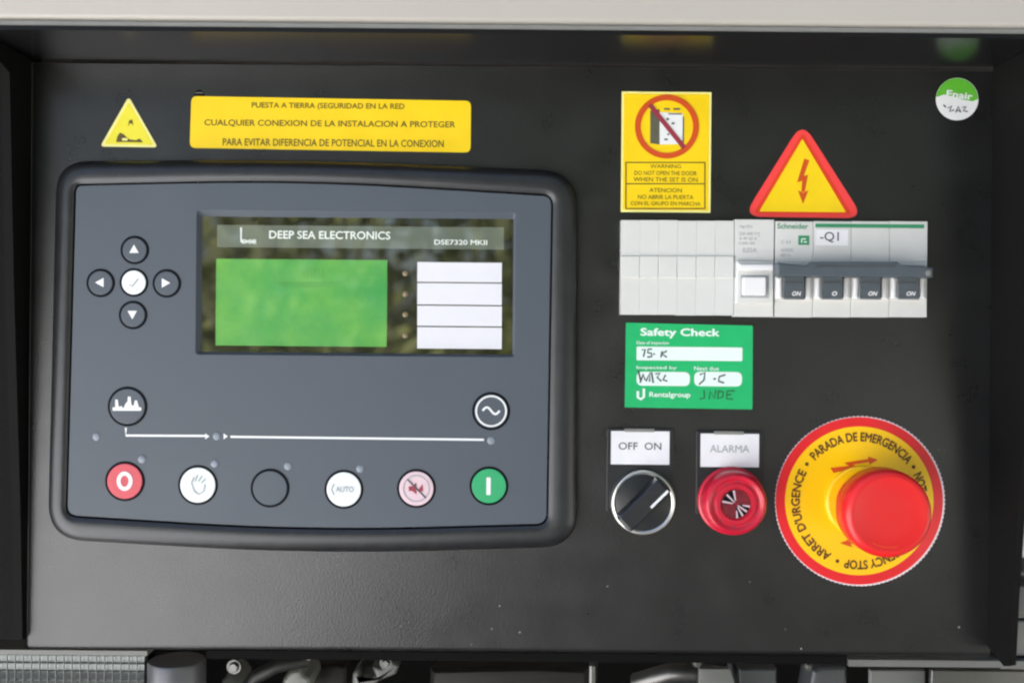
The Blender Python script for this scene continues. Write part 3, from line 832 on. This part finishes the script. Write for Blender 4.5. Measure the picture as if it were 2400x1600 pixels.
obj('turn_arrow', flat([Q(u, v, hp) for u, v in arrow], hp), 'orange', pt)
arrow = [(1968, 1272), (1990, 1263), (1992, 1268), (2030, 1262), (2030, 1272), (1994, 1274), (1998, 1282)]
obj('turn_arrow', flat([Q(u, v, hp) for u, v in arrow], hp), 'orange', pt)
obj('collar', lathe(cx, cz, [(.0165, .0012), (.0165, .0030), (.0155, .0036), (.0150, .0036)], 64), 'plate_yellow', t, smooth=True)
obj('stem', lathe(cx, cz, [(.0120, .0030), (.0120, .0240), (.0130, .0260)], 48), 'cap', t, smooth=True)
rc = 104 * K(.039)
cap = obj('cap', lathe(cx, cz, [(.0130, .0245), (rc * .97, .0250), (rc * 1.0, .0262), (rc * 1.0, .0345), (rc * .985, .0372), (rc * .94, .0388), (rc * .88, .0395), (rc * .83, .0396), (rc * .78, .0393), (rc * .45, .0391), (rc * .02, .0390)], 96), 'cap', t, smooth=True)
obj('cap_arrow', ring(cu, cv, 0.72 * 104 * K(.039) / S, 0.75 * 104 * K(.039) / S, 0.0, 24, math.radians(240), math.radians(285)), 'deepred', cap).location.y = -.0394 - WL[cap][1]

# ------------------------------------------------------------------ engine bay seen under the panel
def PB(u, v, dep): return P(u, v, -dep)
rail_z = Q(1200, 1537, -.006)[1]
def rail(u0, u1, v, hgt, dep, m, label):
    a, b = P(u0, v, -dep), P(u1, v, -dep)
    o = obj('frame_rail', box(a[0], b[0], dep, dep + .02, a[2] - hgt, a[2]), m)
    tag(o, label, 'rail')
rail(-60, 345, 1521, .0022, .008, 'grey_paint', 'bright frame rail under the lower left corner of the panel')
rail(1990, 2480, 1545, .0032, .008, 'grey_paint', 'grey frame rail under the lower right corner of the panel')
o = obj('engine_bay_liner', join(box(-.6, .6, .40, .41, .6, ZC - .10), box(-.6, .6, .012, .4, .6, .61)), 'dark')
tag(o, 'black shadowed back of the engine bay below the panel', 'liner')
# mesh grille
t = thing('mesh_grille', 'galvanised square mesh grille at the bottom left corner', 'grille', P(170, 1700, -.03))
a, b = P(-60, 1535, -.03), P(338, 1760, -.03)
obj('backing', box(a[0], b[0], .034, .036, b[2], a[2]), 'mesh_back', t)
zmid = P(170, 1577, -.03)[2]
obj('bright_plate', box(a[0], b[0], .0325, .0335, zmid, a[2]), 'mesh_grey', t)
nv = 21
for i in range(nv + 1):
    x = a[0] + (b[0] - a[0]) * i / nv
    obj('wire', box(x - .00022, x + .00022, .030, .0308, b[2], a[2]), 'wire', t)
for i in range(12):
    z = a[2] - i * (b[0] - a[0]) / nv
    obj('cross_wire', box(a[0], b[0], .0312, .0323, z - .00022, z + .00022), 'wire', t)
obj('frame', box(b[0], b[0] + .002, .029, .038, b[2], a[2]), 'dark', t)
# canister
c0, c1 = P(415, 1545, -.030), P(415, 1800, -.030)
prof = [(.0135, 0), (.0140, .001), (.0140, .05), (.0132, .053)]
V, F = [], []
nn = 40
for r, d in prof:
    V += [(c0[0] + r * math.cos(2 * math.pi * i / nn), c0[1] + r * math.sin(2 * math.pi * i / nn), c0[2] - d) for i in range(nn)]
F = [(a_ * nn + i, a_ * nn + (i + 1) % nn, (a_ + 1) * nn + (i + 1) % nn, (a_ + 1) * nn + i) for a_ in range(len(prof) - 1) for i in range(nn)]
F += [tuple(range(nn)), tuple(range(3 * nn, 4 * nn))]
t = thing('filter_canister', 'smooth gunmetal cylinder just right of the mesh grille', 'canister', c1)
obj('shell', (V, F), 'canister', t, smooth=True)
obj('clamp_band', lathe(0, 0, [(.01415, 0), (.01435, .0005), (.01435, .003), (.01415, .0035)], 40, close=False), 'steel', t, smooth=True)
cb = t.children[-1] if len(t.children) else None
bpy.context.view_layer.update()
cb = [c for c in t.children if c.name.startswith('clamp_band')][0]
cb.rotation_euler = (math.pi / 2, 0, 0)
cb.location = Vector((c0[0], c0[1], c0[2] - .030)) - Vector(WL[t])

def bolt(u, v, dep, r, label):
    p = P(u, v, -dep)
    t = thing('hex_bolt', label, 'bolt', p)
    hexp = [(p[0] + r * math.cos(i * math.pi / 3 + .3), p[2] + r * math.sin(i * math.pi / 3 + .3)) for i in range(6)]
    obj('head', prism(hexp, -dep, -dep + .002, .0004, 1), 'steel', t)
    obj('washer', lathe(p[0], p[2], [(r * 1.35, -dep - .0006), (r * 1.35, -dep), (r * .9, -dep)], 20), 'steel', t)
bolt(722, 1536, .009, .0016, 'small bright bolt under the panel edge near the canister')
bolt(1634, 1552, .009, .0017, 'small bolt under the panel edge between the shiny pipe and grey plate')
bolt(1894, 1560, .009, .0015, 'small bolt at the left end of the right frame rail')
bolt(904, 1553, .03, .0022, 'bolt head on the dark bracket left of the pale casting')
bolt(548, 1562, .03, .0026, 'dull bolt head in the dark gap right of the canister')
def chunk(name, label, cat, pts, dep, th, m, bev=.002, extra=None):
    q = [Q(u, v, -dep) for u, v in pts]
    c = P(sum(p[0] for p in pts) / len(pts), max(p[1] for p in pts), -dep)
    t = thing(name, label, cat, c)
    obj('body', prism(q, -dep - th, -dep, bev, 3), m, t, smooth=True, angle=22)
    if extra: extra(t)
    return t
chunk('casting', 'pale aluminium casting with a rounded shoulder below the panel', 'casting', [(655, 1680), (662, 1592), (680, 1572), (702, 1568), (712, 1582), (724, 1588), (728, 1606), (712, 1640), (716, 1680)], .06, .03, 'cast', .003)
chunk('casting', 'small bright casting lump right of the canister at the bottom edge', 'casting', [(512, 1690), (518, 1596), (530, 1580), (545, 1590), (556, 1604), (560, 1690)], .06, .03, 'cast', .003)
chunk('engine_bracket', 'dull grey curved bracket left of the panel centre line', 'bracket', [(820, 1690), (826, 1580), (838, 1568), (846, 1590), (880, 1584), (872, 1560), (892, 1566), (918, 1552), (936, 1560), (926, 1580), (900, 1590), (880, 1600), (860, 1690)], .07, .02, 'grey_paint', .002)
chunk('engine_block', 'dark ribbed engine block behind the bracket', 'engine', [(730, 1700), (734, 1560), (790, 1552), (812, 1562), (815, 1700)], .10, .05, 'brown_metal', .004)
chunk('engine_cover', 'brown black engine cover below the middle of the panel', 'engine', [(1000, 1720), (1008, 1566), (1260, 1560), (1380, 1566), (1386, 1720)], .12, .05, 'brown_metal', .006)
chunk('plate_bracket', 'light grey green plate with a slanted right edge', 'bracket', [(1634, 1700), (1640, 1566), (1712, 1566), (1736, 1640), (1740, 1700)], .04, .004, 'grey_paint', .0008)
chunk('terminal_box', 'dark green black box right of the slanted plate', 'box', [(1736, 1700), (1732, 1566), (1822, 1566), (1824, 1700)], .05, .03, 'blue_grey', .002)
chunk('fan_guard', 'blue grey curved cover below the right frame rail bolt', 'cover', [(1880, 1700), (1906, 1572), (1926, 1562), (1986, 1562), (1990, 1700)], .04, .02, 'blue_grey', .003)
chunk('floor_plate', 'flat grey plate below the emergency button', 'plate', [(2040, 1720), (2040, 1570), (2168, 1570), (2172, 1720)], .03, .003, 'grey_paint', .0008)
chunk('floor_plate', 'lighter grey plate in the bottom right corner', 'plate', [(2178, 1720), (2184, 1570), (2460, 1572), (2460, 1720)], .02, .003, 'steel', .0008)
o = obj('exhaust_pipe', tube([P(1490, 1600, -.06), P(1530, 1588, -.055), P(1570, 1576, -.05), P(1625, 1575, -.05), P(1700, 1585, -.06)], .0052, 18), 'steel', None, smooth=True)
tag(o, 'shiny bent steel pipe left of the grey green plate', 'pipe')
o = obj('coolant_hose', tube([P(560, 1640, -.05), P(600, 1585, -.045), P(650, 1558, -.045), P(720, 1545, -.05)], .0038, 14), 'hose', None, smooth=True)
tag(o, 'black ribbed hose climbing to the panel edge left of the pale casting', 'hose')
o = obj('wiring_conduit', tube([P(1385, 1720, -.05), P(1390, 1560, -.05), P(1400, 1500, -.06)], .0020, 12), 'steel', None, smooth=True)
tag(o, 'thin grey upright conduit left of the shiny pipe', 'conduit')

# ------------------------------------------------------------------ sliver of generator beyond the right wall
def slab(name, label, cat, u0, u1, v0, v1, dep, m):
    a, b = P(u0, v0, -dep), P(u1, v1, -dep)
    t = thing(name, label, cat, ((a[0] + b[0]) / 2, dep, b[2]))
    obj('body', prism([(a[0], b[2]), (b[0], b[2]), (b[0], a[2]), (a[0], a[2])], -dep - .03, -dep, .001, 2), m, t)
    return t
t = slab('relay_box', 'white box with a yellow tag in the sliver beyond the right wall', 'box', 2352, 2520, 1080, 1308, .01, 'breaker_white')
obj('tag', flat(rrect(2384, 1190, 2430, 1222, -.01 + .0002), -.01 + .0002), 'yellow', t)
slab('cable_clamp', 'steel clamp below the white box beyond the right wall', 'clamp', 2350, 2520, 1336, 1352, .01, 'steel')
slab('cover_plate', 'dull grey cover beyond the foot of the right wall', 'plate', 2340, 2520, 1372, 1450, .012, 'grey_paint')
slab('cover_plate', 'warm grey cover beside the bottom end of the right wall', 'plate', 2338, 2520, 1453, 1538, .012, 'grey_paint')
